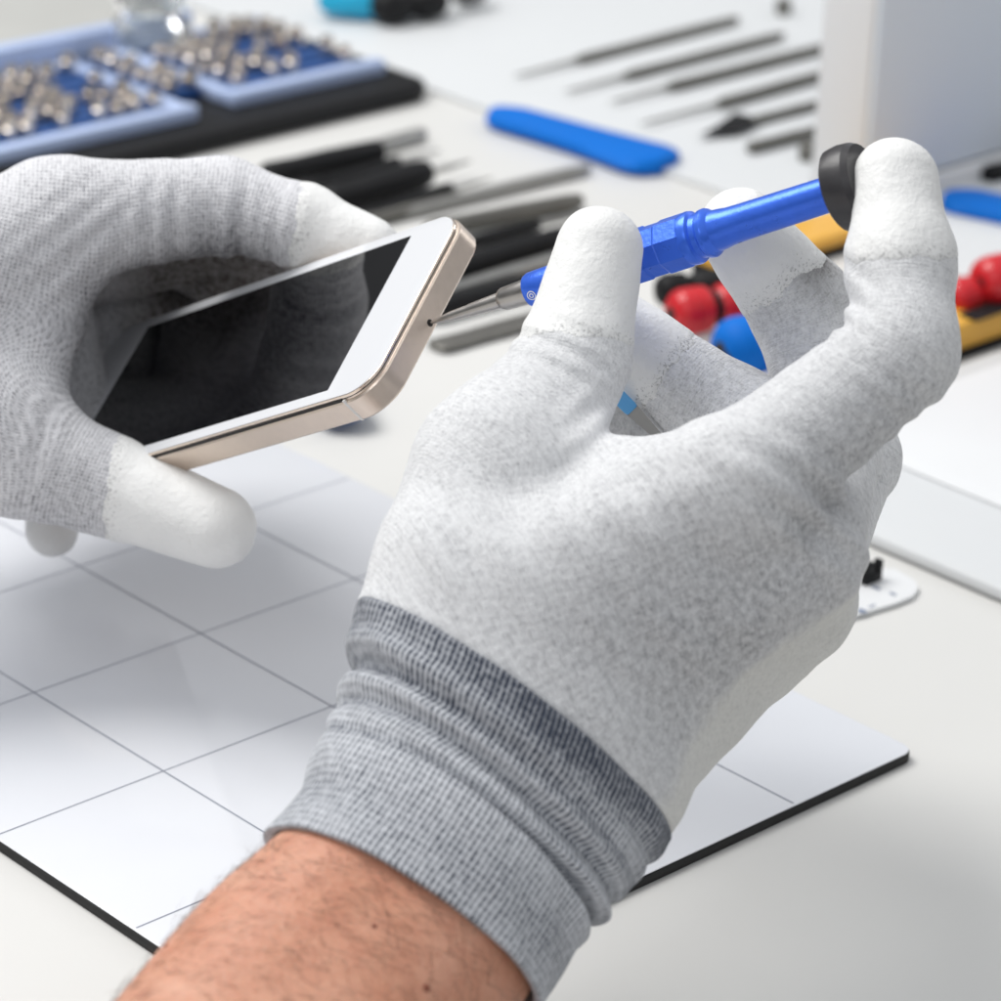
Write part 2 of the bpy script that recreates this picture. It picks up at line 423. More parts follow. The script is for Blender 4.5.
CR = [((357, 598), (670, 838), 669, 23.0), ((349, 645), (647, 870), 666, 24.2), ((338, 700), (614, 905), 662, 23.2),
      ((327, 726), (598, 922), 660, 22.4), ((318, 744), (588, 938), 658, 23.8), ((296, 790), (562, 972), 653, 23.5), ((266, 831), (538, 1014), 648, 23)]
def _ring(k):
    l, r_, d_, b_ = CR[k]; return (cp(*l, d_) + cp(*r_, d_)) / 2, (cp(*r_, d_) - cp(*l, d_)) / 2
_c0, _x0 = _ring(0); _c2, _x2 = _ring(2); _T = _c0 - _c2; _T /= np.linalg.norm(_T)
_h0 = np.linalg.norm(_x0); _X = _x0 / _h0; _Y = np.cross(_X, _T); _Y /= np.linalg.norm(_Y); _T2 = np.cross(_Y, _X) * (1 if np.cross(_Y, _X) @ _T > 0 else -1)
def to_cuff(P, d):
    """the glove narrows into the oval of the cuff"""
    q = P - _c0; t = q @ _T2
    sk = np.clip(-t, 0, 6) * .55; hx = _h0 + np.clip(t, 0, 30) * .12 - .3 - sk; hb = 23.0 + np.clip(t, 0, 30) * .05 - .3 - sk
    rho = np.sqrt((q @ _X / hx) ** 2 + (q @ _Y / hb) ** 2)
    g = np.sqrt((q @ _X / hx ** 2) ** 2 + (q @ _Y / hb ** 2) ** 2) + 1e-6
    de = rho * (rho - 1) / g
    w_ = np.clip((20 - t) / 21, 0, 1); w_ = w_ * w_ * (3 - 2 * w_)
    return d * (1 - w_) + np.clip(de, -15, 15) * w_
RH.post = to_cuff; RH.soft = 3.0
def rcut(P): return -((P - _c0) @ _T2) - 5.0
def rcoat(V):
    """white palm dip showing along the heel of the hand"""
    a, b = cp(*w4), cp(*pM); ab = b - a; L = np.linalg.norm(ab); ax = ab / L
    t = (V - a) @ ax / L
    out = np.cross(ax, np.array([0, 0, 1.])); out /= np.linalg.norm(out)
    if out[1] < 0: out = -out
    n_ = out * .8 + np.array([0, 0, .6])
    s_ = (V - a) @ n_ + .4 + 2.0 * np.clip(t - .5, 0, 2) * -3.0 + 1.3 * value_noise(V, .5, 21) + .5 * value_noise(V, 1.7, 22) + 1.0
    return .62 * np.clip(s_ / 5.0, 0, 1) * np.clip((1.25 - t) / .25, 0, 1)
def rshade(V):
    """shade over the knuckles and near the finger creases, painted into the yarn"""
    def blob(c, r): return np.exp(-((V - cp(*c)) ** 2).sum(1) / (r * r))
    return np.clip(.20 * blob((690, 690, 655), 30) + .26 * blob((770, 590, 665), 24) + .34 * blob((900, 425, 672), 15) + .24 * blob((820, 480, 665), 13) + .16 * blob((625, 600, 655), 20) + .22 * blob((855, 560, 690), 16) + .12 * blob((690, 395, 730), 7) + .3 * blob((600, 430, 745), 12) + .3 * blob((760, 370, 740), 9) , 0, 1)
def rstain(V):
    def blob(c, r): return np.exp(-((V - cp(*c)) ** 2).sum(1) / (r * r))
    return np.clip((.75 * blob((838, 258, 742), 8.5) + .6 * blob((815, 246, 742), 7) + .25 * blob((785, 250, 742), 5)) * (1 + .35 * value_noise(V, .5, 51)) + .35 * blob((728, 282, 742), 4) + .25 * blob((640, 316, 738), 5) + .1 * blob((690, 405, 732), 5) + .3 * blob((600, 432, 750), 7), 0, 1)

person = empty('person', c2w(cp(470, 900, 650))[0] * [1, 1, 0])
tag(person, 'person in pale grey knit gloves with white fingertips, working on a phone', 'person')
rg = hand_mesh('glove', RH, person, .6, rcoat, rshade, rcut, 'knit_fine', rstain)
rg['label'] = 'right-hand glove seen from its back, gripping the blue screwdriver'
def dirn(a, b): return cp(*a) - cp(*b)
tip_mesh(RH, ('thumb_p', 'thumb_d'), rg, (572, 345, 704), (-.05, 1, -.1), seed=11, rag=.45)
tip_mesh(RH, ('index_p', 'index_d', 'index_t'), rg, (895, 262, 688), (.05, 1, .05), seed=12, rag=.7)
tip_mesh(RH, ('ring_d', 'ring_t'), rg, (786, 290, 748), (.57, .82, 0), seed=13, rag=.9)
tip_mesh(RH, ('middle_d', 'middle_t'), rg, (672, 372, 745), (.8, .6, 0), seed=14, rag=.9)

# ---- cuff and forearm: lofted rings
def ring_frames(rows):
    C = [cp((l[0] + r[0]) / 2, (l[1] + r[1]) / 2, d) for l, r, d, b in rows]
    out = []
    for i, (l, r, d, b) in enumerate(rows):
        T = C[max(0, i - 1)] - C[min(len(C) - 1, i + 1)]; T /= np.linalg.norm(T)
        X = cp(*r, d) - cp(*l, d); hx = np.linalg.norm(X) / 2; X /= 2 * hx
        Y = np.cross(X, T); Y /= np.linalg.norm(Y)
        if Y[2] > 0: Y = -Y
        out.append((C[i], X, Y, hx, b))
    return out
def catmull(rows, per):
    A = np.array([np.r_[c, x * hx, y * b] for c, x, y, hx, b in ring_frames(rows)])
    out = []
    for i in range(len(A) - 1):
        p0, p1, p2, p3 = A[max(0, i - 1)], A[i], A[i + 1], A[min(len(A) - 1, i + 2)]
        for k in range(per):
            t = k / per
            out.append(.5 * ((2 * p1) + (-p0 + p2) * t + (2 * p0 - 5 * p1 + 4 * p2 - p3) * t * t + (-p0 + 3 * p1 - 3 * p2 + p3) * t ** 3))
    out.append(A[-1]); return np.array(out)
NA = 440
def cuff_mesh(parent):
    A = catmull(CR, 14); A = np.vstack([A, A[-1]])
    th = np.linspace(0, 2 * math.pi, NA, endpoint=False)
    n = len(A); seglen = np.r_[0, np.cumsum(np.linalg.norm(np.diff(A[:, :3], axis=0), axis=1))]
    V = []; UV = []; SH = []
    def foldz(u, a): # soft folds around the wrist: (position mm, depth mm, width mm, tilt)
        z = 0
        for pos, dep, wid, wob, ph in ((26.5, -3.5, 1.4, 1.0, .4), (14.0, -3.0, 1.8, 1.6, 1.9), (20.3, -2.0, 1.6, 1.2, 3.0), (37, -1.0, 3.2, 2.0, 5.0), (7.2, -1.3, 1.8, 1.2, .9)):
            c = pos + wob * np.sin(a + ph) + .5 * wob * np.sin(2 * a + ph * 2)
            fade = .55 + .45 * np.sin(a * 1.0 + ph * 1.7 + 1.2)
            z = z + dep * fade * np.exp(-((u - c) / wid) ** 2) - dep * .5 * fade * np.exp(-((u - c + 2.4 * wid) / (wid * 1.3)) ** 2)
        return z
    for i in range(n):
        c, X, Y = A[i, :3], A[i, 3:6], A[i, 6:9]
        u = seglen[i]; s = 1.0
        p = np.cos(th)[:, None] * X + np.sin(th)[:, None] * Y
        pn = np.linalg.norm(p, axis=1); v = np.r_[0, np.cumsum(np.linalg.norm(np.diff(p, axis=0), axis=1))]
        off = foldz(u, th) + .25 * np.sin(th * 5 + u * .2) + .16 * np.sin(th * 11 + 1 + u * .45)
        if i < 3: off = off - (2.2, .35, 0)[i]
        if i == n - 1:   # rolled under lip
            off = off - 1.6
        q = c + p * ((pn + off) / pn)[:, None]
        if i == n - 1: q = q + (A[-4, :3] - A[-1, :3]) * .15
        if i == n - 2: q = q + 0
        V.append(q); vv = v - v[NA // 4]; UV.append(np.stack([np.full(NA, u), vv * 1.0], -1))
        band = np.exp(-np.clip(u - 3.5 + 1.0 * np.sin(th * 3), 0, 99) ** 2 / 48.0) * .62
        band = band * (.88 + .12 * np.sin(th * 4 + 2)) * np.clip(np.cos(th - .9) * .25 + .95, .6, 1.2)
        SH.append(np.clip(band + .34 * np.exp(-((u - 14.3 - 1.6 * np.sin(th + 1.9)) / 1.9) ** 2) + .30 * np.exp(-((u - 20.6 - 1.2 * np.sin(th + 3)) / 1.6) ** 2) + .34 * np.exp(-((u - 26.8 - np.sin(th + .4)) / 1.5) ** 2) + .14 * np.exp(-((u - 41) / 6) ** 2), 0, 1))  # fold valleys get shade painted in, on top of the dark band
    # inner lining running back up into the cuff
    for k, (back, off) in enumerate(((.5, -2.2), (6, -2.6))):
        c, X, Y = A[-1, :3], A[-1, 3:6], A[-1, 6:9]; T = (A[-6, :3] - A[-1, :3]); T /= np.linalg.norm(T)
        p = np.cos(th)[:, None] * X + np.sin(th)[:, None] * Y; pn = np.linalg.norm(p, axis=1)
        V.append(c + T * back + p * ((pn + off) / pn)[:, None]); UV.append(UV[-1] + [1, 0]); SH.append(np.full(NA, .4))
    n2 = len(V); F_ = []
    for i in range(n2 - 1):
        for k in range(NA): F_.append((i * NA + k, i * NA + (k + 1) % NA, (i + 1) * NA + (k + 1) % NA, (i + 1) * NA + k))
    V = np.concatenate(V)
    o = mesh('cuff', c2w(V), F_, M['cuff'], parent, sharp=None)
    bm = bmesh.new(); bm.from_mesh(o.data); bmesh.ops.recalc_face_normals(bm, faces=bm.faces); bm.to_mesh(o.data); bm.free()
    o.data.polygons.foreach_set('use_smooth', [True] * len(o.data.polygons))
    set_uv(o, np.concatenate(UV)); set_attr(o, 'shade', np.concatenate(SH)); set_attr(o, 'coat', np.zeros(len(V))); set_attr(o, 'stain_shade', np.zeros(len(V)))
    return o
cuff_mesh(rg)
AR = [((352, 735), (585, 905), 660, 19), ((318, 790), (555, 955), 654, 20), ((284, 833), (520, 1000), 648, 20.5), ((205, 905), (498, 1045), 638, 23), ((118, 1004), (450, 1130), 622, 26),
      ((30, 1110), (390, 1245), 600, 29), ((-60, 1260), (320, 1400), 572, 32), ((-150, 1450), (260, 1600), 540, 36)]
def arm_mesh():
    A = catmull(AR, 12); n = len(A); NB = 160; th = np.linspace(0, 2 * math.pi, NB, endpoint=False); V = []
    for i in range(n):
        c, X, Y = A[i, :3], A[i, 3:6], A[i, 6:9]
        p = np.cos(th)[:, None] * X + np.sin(th)[:, None] * Y
        s = i / 12.0
        bulge = 1 + .025 * np.sin(th * 2 + s * .8) + .02 * np.exp(-((th - 1.1) / .25) ** 2) - .018 * np.exp(-((th - 1.75) / .2) ** 2)
        V.append(c + p * bulge[:, None])
    F_ = [(i * NB + k, i * NB + (k + 1) % NB, (i + 1) * NB + (k + 1) % NB, (i + 1) * NB + k) for i in range(n - 1) for k in range(NB)]
    F_ += [tuple(range(NB)), tuple((n - 1) * NB + k for k in range(NB))]
    V = np.concatenate(V)
    o = mesh('arm', c2w(V), F_, M['skin'], person, sharp=None)
    bm = bmesh.new(); bm.from_mesh(o.data); bmesh.ops.recalc_face_normals(bm, faces=bm.faces); bm.to_mesh(o.data); bm.free()
    o.data.polygons.foreach_set('use_smooth', [True] * len(o.data.polygons))
    # hairs and moles lie on the skin
    W = c2w(V).reshape(n, NB, 3); mb = MB(); rr = random.Random(3)
    axis_pts = c2w(A[:, :3])
    for _ in range(2200):
        i = rr.randrange(28, n - 25); k = rr.randrange(NB)
        if rr.random() < .0: continue
        p = W[i, k]; nrm = p - axis_pts[i]; nrm /= np.linalg.norm(nrm)
        t = axis_pts[i] - axis_pts[i - 1]; t /= np.linalg.norm(t)
        sd = np.cross(nrm, t); d = -t * rr.uniform(-.2, .5) + sd * rr.uniform(.5, 1) + nrm * rr.uniform(.05, .35)
        if rr.random() < .35: d = d - 1.2 * sd
        d /= np.linalg.norm(d); L = rr.uniform(.004, .010); w = np.cross(d, nrm); w /= np.linalg.norm(w)
        r0 = .000045; pts = []
        for q in range(4):
            s = q / 3; c = p + d * L * s - nrm * L * .28 * s * s + t * L * .1 * s * s * rr.uniform(-1, 1); r = r0 * (1 - .8 * s)
            pts += [c + w * r, c - w * r * .5 + nrm * r * .87, c - w * r * .5 - nrm * r * .87]
        fc = [(q * 3 + a, q * 3 + (a + 1) % 3, q * 3 + 3 + (a + 1) % 3, q * 3 + 3 + a) for q in range(3) for a in range(3)]
        mb.add(pts, fc)
    tag(mb.build('arm_hair', M['hair'], o), kind='stuff')
    for (i, k, r) in ((37, 40, .0006), (41, 27, .0009), (44, 70, .0005)):
        p = W[i, k]; nrm = p - axis_pts[i]; nrm /= np.linalg.norm(nrm); b = MB()
        lathe(b, frame(p - nrm * .0003, nrm, (0.3, .2, 1)), [(0, r), (.0004, r * .95), (.0006, r * .5)], 10); b.build('mole', M['mole'], o)
    return o
arm_mesh()

# ---- left hand: thumb in front, index over the top, other fingers behind the phone
LB = [
 ('back1', (-150, 330, 800), (55, 222, 818), 24, 15.5, 8), ('back2', (-150, 400, 805), (20, 300, 822), 24, 15, 8),
 ('back3', (-150, 460, 800), (-20, 400, 818), 22, 18, 8),
 ('index_p', (55, 222, 818), (222, 206, 824), 15.5, 11.8, 6), ('index_d', (222, 206, 824), (300, 226, 821), 11.8, 10.4, 4), ('index_t', (300, 226, 821), (368, 252, 818), 10.4, 8.6, 3),
 ('web1', (55, 235, 820), (8, 330, 818), 15, 15.5, 7), ('web2', (8, 330, 818), (-8, 415, 808), 15.5, 17.5, 7),
 ('thumb_p', (-18, 438, 806), (108, 486, 808), 19, 12.0, 7), ('thumb_d', (108, 486, 808), (216, 527, 797), 12.2, 9.6, 4),
 ('palm1', (30, 300, 845), (60, 430, 850), 16, 14, 6), ('palm0', (-60, 330, 850), (20, 440, 858), 24, 16, 8),
 ('middle_p', (60, 265, 850), (190, 245, 862), 13, 10.5, 2), ('shield_m', (40, 235, 846), (205, 224, 856), 13, 12, 3), ('shield_m2', (205, 224, 856), (305, 250, 848), 12, 10.5, 3), ('shield_r', (40, 255, 872), (205, 246, 884), 13, 12, 3), ('shield_p', (20, 290, 896), (190, 270, 906), 13, 11, 3),  # hidden capsules behind the index added to keep light out of the hollow
 ('middle_d', (190, 255, 866), (270, 300, 858), 10, 9, 2), ('middle_t', (270, 300, 858), (330, 325, 846), 9, 8.3, 3),
 ('ring_p', (60, 330, 868), (170, 300, 884), 12, 10.5, 2), ('ring_d', (170, 300, 884), (240, 350, 868), 10.5, 9, 2),
 ('pinky_p', (0, 440, 870), (90, 420, 888), 12, 9.5, 2), ('pinky_d', (60, 440, 884), (52, 531, 862), 8.6, 6.6, 3),
]
LW = [
 ((165, 232, 812), (1, .05, 0), 16, .5, 6.5, 14), ((232, 240, 815), (1, .1, 0), 9, 1.1, 8, 12),
 ((268, 250, 815), (1, .2, 0), 8, .5, 4.6, 12),
 ((70, 250, 805), (.7, .7, 0), 14, .4, 6, 18), ((30, 470, 795), (1, .3, 0), 14, .35, 7, 18),
]
LH = Hand(LB, LW)
LH.flat = ('back1', 'back2', 'back3', 'web1'); LH.soft = 3.0
_u = cp(222, 206, 824) - cp(55, 222, 818); _u /= np.linalg.norm(_u); _v = np.cross(np.array([0, 0, -1.]), _u); _v /= np.linalg.norm(_v)
LH.plane = (cp(55, 222, 818), _u * .93 - _v * .3, _v * .93 + _u * .3)
chain_knit(LH, (('index_p', 'index_d', 'index_t'), ('web2',), ('thumb_p', 'thumb_d')))
def lshade(V):  # shade under the index and round the hollow's rim, put into the colour
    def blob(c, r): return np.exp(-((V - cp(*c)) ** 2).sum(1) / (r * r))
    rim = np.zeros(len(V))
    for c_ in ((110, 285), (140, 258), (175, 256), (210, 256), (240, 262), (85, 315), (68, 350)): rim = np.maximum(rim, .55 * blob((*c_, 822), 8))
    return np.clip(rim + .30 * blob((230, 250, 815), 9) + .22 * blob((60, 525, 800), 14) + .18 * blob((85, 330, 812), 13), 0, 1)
def lcavity_shade(V):  # shade of the hollow behind the phone, painted into the yarn colour
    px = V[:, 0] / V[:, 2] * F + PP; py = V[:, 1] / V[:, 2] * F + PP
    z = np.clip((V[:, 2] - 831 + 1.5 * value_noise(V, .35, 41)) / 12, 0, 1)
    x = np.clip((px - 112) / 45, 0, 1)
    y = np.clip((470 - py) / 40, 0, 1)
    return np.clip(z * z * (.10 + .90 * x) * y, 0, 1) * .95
lg = hand_mesh('glove', LH, person, .65, None, lshade, stain_shade_fn=lcavity_shade)
lg['label'] = 'left-hand glove holding the phone, thumb in front'
tip_mesh(LH, ('thumb_p', 'thumb_d'), lg, (112, 488, 806), (-1, -.15, .05), seed=31, rag=.6)
tip_mesh(LH, ('index_d', 'index_t'), lg, (296, 225, 821), (-1, -.15, 0), seed=32, rag=.8)
tip_mesh(LH, ('pinky_d',), lg, (54, 505, 868), (.1, -1, .2), seed=33)

# ================================================================== PHONE
Q = [-7.19883714e-01, 8.36791586e-01, 1.25543079e-01, -2.09640867e+01, -6.30048822e+01, 7.81133027e+02]
def rodr(v):
    v = np.array(v); th = np.linalg.norm(v); k = v / th; K = np.array([[0, -k[2], k[1]], [k[2], 0, -k[0]], [-k[1], k[0], 0]])
    return np.eye(3) + math.sin(th) * K + (1 - math.cos(th)) * K @ K
RP = rodr(Q[:3]); TP = np.array(Q[3:])
# phone frame: x along the length, y across, z into the body (mm)
pf = (c2w(TP)[0], (RP.T @ R))     # rows of matrix = world directions of x,y,z
def pv(P): return np.asarray(P, float).reshape(-1, 3) / 1000 @ pf[1] + pf[0]
SL, BZ, MG = 104.8, 17.16, 4.18
X0, X1, Y0, Y1 = -SL - BZ, BZ, -MG, 49.9 + MG
def rloop(x0, x1, y0, y1, r, z, seg=10):
    out = []
    for cx, cy, a0 in ((x1 - r, y1 - r, 0), (x0 + r, y1 - r, 90), (x0 + r, y0 + r, 180), (x1 - r, y0 + r, 270)):
        for k in range(seg + 1):
            a = math.radians(a0 + 90 * k / seg); out.append((cx + r * math.cos(a), cy + r * math.sin(a), z))
    return out
def stack(loops, cap0=True, cap1=True):
    n = len(loops[0]); v = [p for l in loops for p in l]
    f = [(a * n + k, (a + 1) * n + k, (a + 1) * n + (k + 1) % n, a * n + (k + 1) % n) for a in range(len(loops) - 1) for k in range(n)]
    if cap0: f.append(tuple(range(n)))
    if cap1: f.append(tuple((len(loops) - 1) * n + k for k in range(n))[::-1])
    return v, f
phone = empty('smartphone', pv([(X0 + X1) / 2, 25, 7.6])[0]); tag(phone, 'white smartphone with black screen and champagne metal edge held in the left glove', 'phone')
def pl(ins, z, r=9.0): return rloop(X0 + ins, X1 - ins, Y0 + ins, Y1 - ins, max(.3, r - ins), z)
v, f = stack([pl(1.5, .55), pl(.62, .55), pl(.62, 1.05), pl(.55, 1.1), pl(.35, 1.12), pl(.0, 1.5), pl(0, 7.0), pl(.45, 7.55), pl(1.2, 7.7)])
mesh('frame', pv(v), f, M['gold'], phone, sharp=35)
v, f = stack([pl(1.05, -.42), pl(.75, -.30), pl(.62, -.05), pl(.62, .30), pl(.9, .32)])
fr_ = mesh('bezel_rim', pv(v), f, M['bright_gold'], phone, sharp=35)
v, f = stack([pl(1.15, -.52), pl(1.0, -.50), pl(.92, -.40), pl(.92, -.2)])
mesh('front_glass', pv(v), f, M['phone_white'], phone, sharp=35)
v, f = stack([rloop(-SL, 0, 0, 49.9, .25, -.545, 2), rloop(-SL, 0, 0, 49.9, .25, -.45, 2)])
mesh('screen', pv(v), f, M['screen'], phone, smooth=False)
# the open seam between the front and the frame, antenna lines, ports
v, f = stack([pl(.95, .25), pl(.95, .7)], False, False)
mesh('seam', pv(v), f, M['slot_dark'], phone, smooth=False)
def pbox(x0, x1, y0, y1, z0, z1, name, m):
    b = [(x, y, z) for x in (x0, x1) for y in (y0, y1) for z in (z0, z1)]
    return mesh(name, pv(b), [(0, 1, 3, 2), (4, 6, 7, 5), (0, 4, 5, 1), (2, 3, 7, 6), (0, 2, 6, 4), (1, 5, 7, 3)], m, phone, smooth=False)
pbox(X1 - 10.6, X1 - 9.7, Y1 - .5, Y1 + .03, .62, 7.5, 'antenna_line', M['antenna'])
pbox(X1 - 10.6, X1 - 9.7, Y0 - .03, Y0 + .5, .62, 7.5, 'antenna_line', M['antenna'])
pbox(-92, X1 - 10.8, Y1 - .60, Y1 - .28, .34, 1.02, 'seam', M['slot_dark'])
# bottom screw hole under the bit
def on_pixel(px, py, x):    # phone point on plane x=const seen at that pixel
    r = np.array([(px - PP) / F, (py - PP) / F, 1.]); nx = RP[:, 0]
    t = (x + nx @ TP) / (nx @ r); return RP.T @ (r * t - TP), r * t
hole, tipc = on_pixel(430, 323, X1)
b = MB(); hf = (c2w(tipc)[0], np.array([pf[1][0], pf[1][1], pf[1][2]]))
lathe(b, hf, [(-.0008, .0009), (.00004, .0009), (.00005, .0006)], 20); b.build('screw_hole', M['slot_dark'], phone)

# ================================================================== SCREWDRIVER
cap_c = cp(868, 181.5, 699)
ax = cap_c - tipc; LEN = np.linalg.norm(ax); ax /= LEN
sf0 = c2w(tipc)[0]; sf = frame(sf0, (c2w(tipc + ax)[0] - sf0), (0, 0, 1))
def at_px(px):   # distance along the driver (m) whose axis point projects at column px
    lo_, hi_ = 0., LEN
    for _ in range(40):
        m_ = (lo_ + hi_) / 2; p = tipc + ax * m_
        if PP + F * p[0] / p[2] < px: lo_ = m_
        else: hi_ = m_
    return m_ / 1000
sd = empty('screwdriver', c2w(tipc)[0]); tag(sd, 'blue metal precision screwdriver with black swivel cap, its tip in the phone edge', 'screwdriver')
X = at_px; mm = .001
b = MB(); lathe(b, sf, [(.0002, .0003), (.0010, .00045), (X(450), .0011), (X(455), .0012), (X(468), .00135), (X(472), .0015), (X(500), .0019), (X(502), .0024), (X(505), .0027), (X(534), .0031)], 24)
b.build('blade', M['pen_metal'], sd, sharp=25)
b = MB(); lathe(b, sf, [(X(528), .0030), (X(529.5), .0037), (X(533), .0041), (X(548), .0042), (X(590), .0044), (X(592), .0052), (X(600), .0052)], 48)
col = b.build('collar', M['blue_metal'], sd, sharp=30)
b = MB()
for ra in (.00045, .0010):       # round emblem printed on the collar
    n_ = 20; c0 = tf(sf, [X(538), 0, 0])[0]; toC = CAM - c0; xx = sf[1][0]; toC -= xx * (toC @ xx); toC /= np.linalg.norm(toC)
    dn = np.cross(xx, toC); a0 = -.35; vs = []
    for k in range(n_):
        for rr_ in (ra - .00013, ra + .00013):
            t = 2 * math.pi * k / n_; u_ = rr_ * math.cos(t); w_ = rr_ * math.sin(t) / .0042 + (0.28 if dn[2] < 0 else -.28)
            vs.append(c0 + xx * u_ + (toC * math.cos(w_) + dn * math.sin(w_)) * .00426)
    b.add(vs, [(2 * k, 2 * k + 1, (2 * k + 3) % (2 * n_), (2 * k + 2) % (2 * n_)) for k in range(n_)])
b.build('emblem', M['white_print'], sd, smooth=False)
# hexagonal grip with cut facets
b = MB(); hexr = .0062
prof = [(X(596), hexr * .86), (X(600), hexr), (X(648), hexr * 1.0), (X(650), hexr * .955), (X(664), hexr * .955), (X(666), hexr * 1.0), (X(688), hexr * 1.0), (X(691), hexr * .93)]
lathe(b, sf, prof, 8, .5); b.build('grip', M['blue_metal'], sd, sharp=20)
b = MB(); lathe(b, sf, [(X(686), .0052), (X(688), .0059), (X(694), .0061), (X(697), .0059), (X(699), .0051), (X(704), .0050), (X(706), .0055), (X(710), .0056), (X(713), .0053), (X(716), .0046), (X(722), .0045), (X(730), .0042), (X(745), .0041), (X(840), .0039)], 56)
b.build('shaft', M['blue_metal'], sd, sharp=25)
b = MB(); lathe(b, sf, [(X(836), .0036), (X(836.5), .0082), (X(839), .0091), (X(850), .0095), (X(860), .0093), (X(866), .0086), (X(867), .006)], 26, 0)
b.build('cap', M['cap_black'], sd, sharp=18)
b = MB(); lathe(b, sf, [(X(862), .0060), (X(867), .0060), (X(870), .0045)], 40); b.build('cap_button', M['cap_black'], sd)

# blue-tipped pick tucked between the fingers
pk0 = c2w(cp(608, 386, 737))[0]; pk1 = c2w(cp(668, 446, 744))[0]
fr = frame(pk0, pk1 - pk0, CAM - pk0); L = np.linalg.norm(pk1 - pk0)
pk = empty('plastic_pick', pk0); tag(pk, 'thin pick with light blue tip between the curled fingers of the right glove', 'pick')
b = MB(); rbox(b, fr, 0, L * .42, -.0017, .0017, -.0005, .0005, .0012); b.build('tip', M['light_blue'], pk)
b = MB(); vs = [(L * .40, s * .0016, z) for s in (-1, 1) for z in (-.0004, .0006)] + [(L, s * .0007, z) for s in (-1, 1) for z in (-.0004, .0006)]
b.add(tf(fr, vs), [(0, 2, 3, 1), (4, 5, 7, 6), (0, 1, 5, 4), (2, 6, 7, 3), (1, 3, 7, 5), (0, 4, 6, 2)]); b.build('shaft', M['steel'], pk, smooth=False)

# ================================================================== SETTING
b = MB(); c = grid(0, 3); S = 3.0
b.add([(-S, -1.2, DESK), (1.2, -1.2, DESK), (1.2, S, DESK), (-S, S, DESK)], [(0, 1, 2, 3)])
tag(b.build('desk', M['desk'], smooth=False), kind='structure')
# grid mat
I0, I1, J0, J1 = -3.6, 3.055, -.93, 2.83
mt = empty('work_mat', grid((I0 + I1) / 2, (J0 + J1) / 2, DESK)); tag(mt, 'glossy white gridded work mat with black edge lying on the desk under the hands', 'mat')
fw = (np.zeros(3), np.eye(3))
b = MB(); rbox(b, fw, I0 * U, I1 * U, J0 * U, J1 * U, DESK + .0001, -.0004, .004, 6, .0003); b.build('base', M['mat_edge'], mt)
b = MB(); rbox(b, fw, I0 * U + .0002, I1 * U - .0002, J0 * U + .0002, J1 * U - .0002, -.0003, 0, .004, 6, .0001); b.build('top_sheet', M['mat_white'], mt)
b = MB(); lw = .00022
for i in range(-3, 3): b.add([(i * U - lw, J0 * U + .001, .00006), (i * U + lw, J0 * U + .001, .00006), (i * U + lw, J1 * U - .001, .00006), (i * U - lw, J1 * U - .001, .00006)], [(0, 1, 2, 3)])
for j in range(0, 3): b.add([(I0 * U + .001, j * U - lw, .00010), (I1 * U - .001, j * U - lw, .00010), (I1 * U - .001, j * U + lw, .00010), (I0 * U + .001, j * U + lw, .00010)], [(0, 1, 2, 3)])
b.build('grid_lines', M['line'], mt, smooth=False)

# ================================================================== BACKGROUND TOOLS
def along(p, q, z=DESK):   # frame on the desk from pixel p to pixel q
    a, b_ = G(*p, z), G(*q, z); return frame(a, b_ - a), np.linalg.norm(b_ - a)
XD, YD = np.array([1., 0, 0]), np.array([0, 1., 0])
# white board under the far tools
a0 = G(442, 97)
bd = MB(); rbox(bd, (np.array([a0[0], a0[1], DESK]), np.eye(3)), -.25, .75, 0, .9, .0002, .0022, .006)
o = bd.build('tool_board', M['board']); tag(o, 'thin white board under the row of steel tools, far behind the hands', 'board')
# frosted tray front right
a1 = G(870, 548)
t = empty('parts_tray', a1); tag(t, 'shallow white tray at the right edge behind the right glove', 'tray')
b = MB(); rbox(b, (np.array([a1[0], a1[1], DESK]), np.eye(3)), -.07, .45, 0, .15,   .0002, .0045, .01, 6, .002); b.build('tray_base', M['board'], t)
b = MB(); a2 = G(870, 473)
rbox(b, (np.array([a1[0], a2[1], DESK]), np.eye(3)), -.06, .44, .002, .12,   .0046, .0053, .012, 6, .0003); b.build('tray_lid', M['white'], t)

def lying_tool(name, p, q, r_h, m_h, label, cat, shaft=None, r_s=.0012, group=None, flat=1.0, zb=DESK, tip=None, ferrule=True):
    """handle from p to q (pixels), optional thin shaft to pixel shaft"""
    z = zb + r_h * flat + .0002; fr, L = along(p, q, z)
    root = empty(name, (fr[0][0], fr[0][1], zb)); tag(root, label, cat, group)
    b = MB(); lathe(b, fr, [(0, r_h * .55), (L * .015, r_h * .82), (L * .06, r_h), (L * .30, r_h * .93), (L * .55, r_h), (L * .9, r_h * .95), (L * .98, r_h * .8), (L, r_h * .5)], 18, yz=(1, flat)); b.build('handle', m_h, root)
    if shaft:
        z2 = zb + r_h * flat; a_, c_ = G(*p, z2), G(*shaft, z2); f2 = frame(a_, c_ - a_); L2 = np.linalg.norm(c_ - a_)
        b = MB(); lathe(b, f2, [(-.004, r_s * 1.5), (0, r_s * 1.5), (.004, r_s), (L2 * .85, r_s * .75), (L2, r_s * .3)], 12); b.build('shaft', M['steel'], root)
    return root
grp = 'slim steel tools laid in a row on the far board'
UB = DESK + .0022
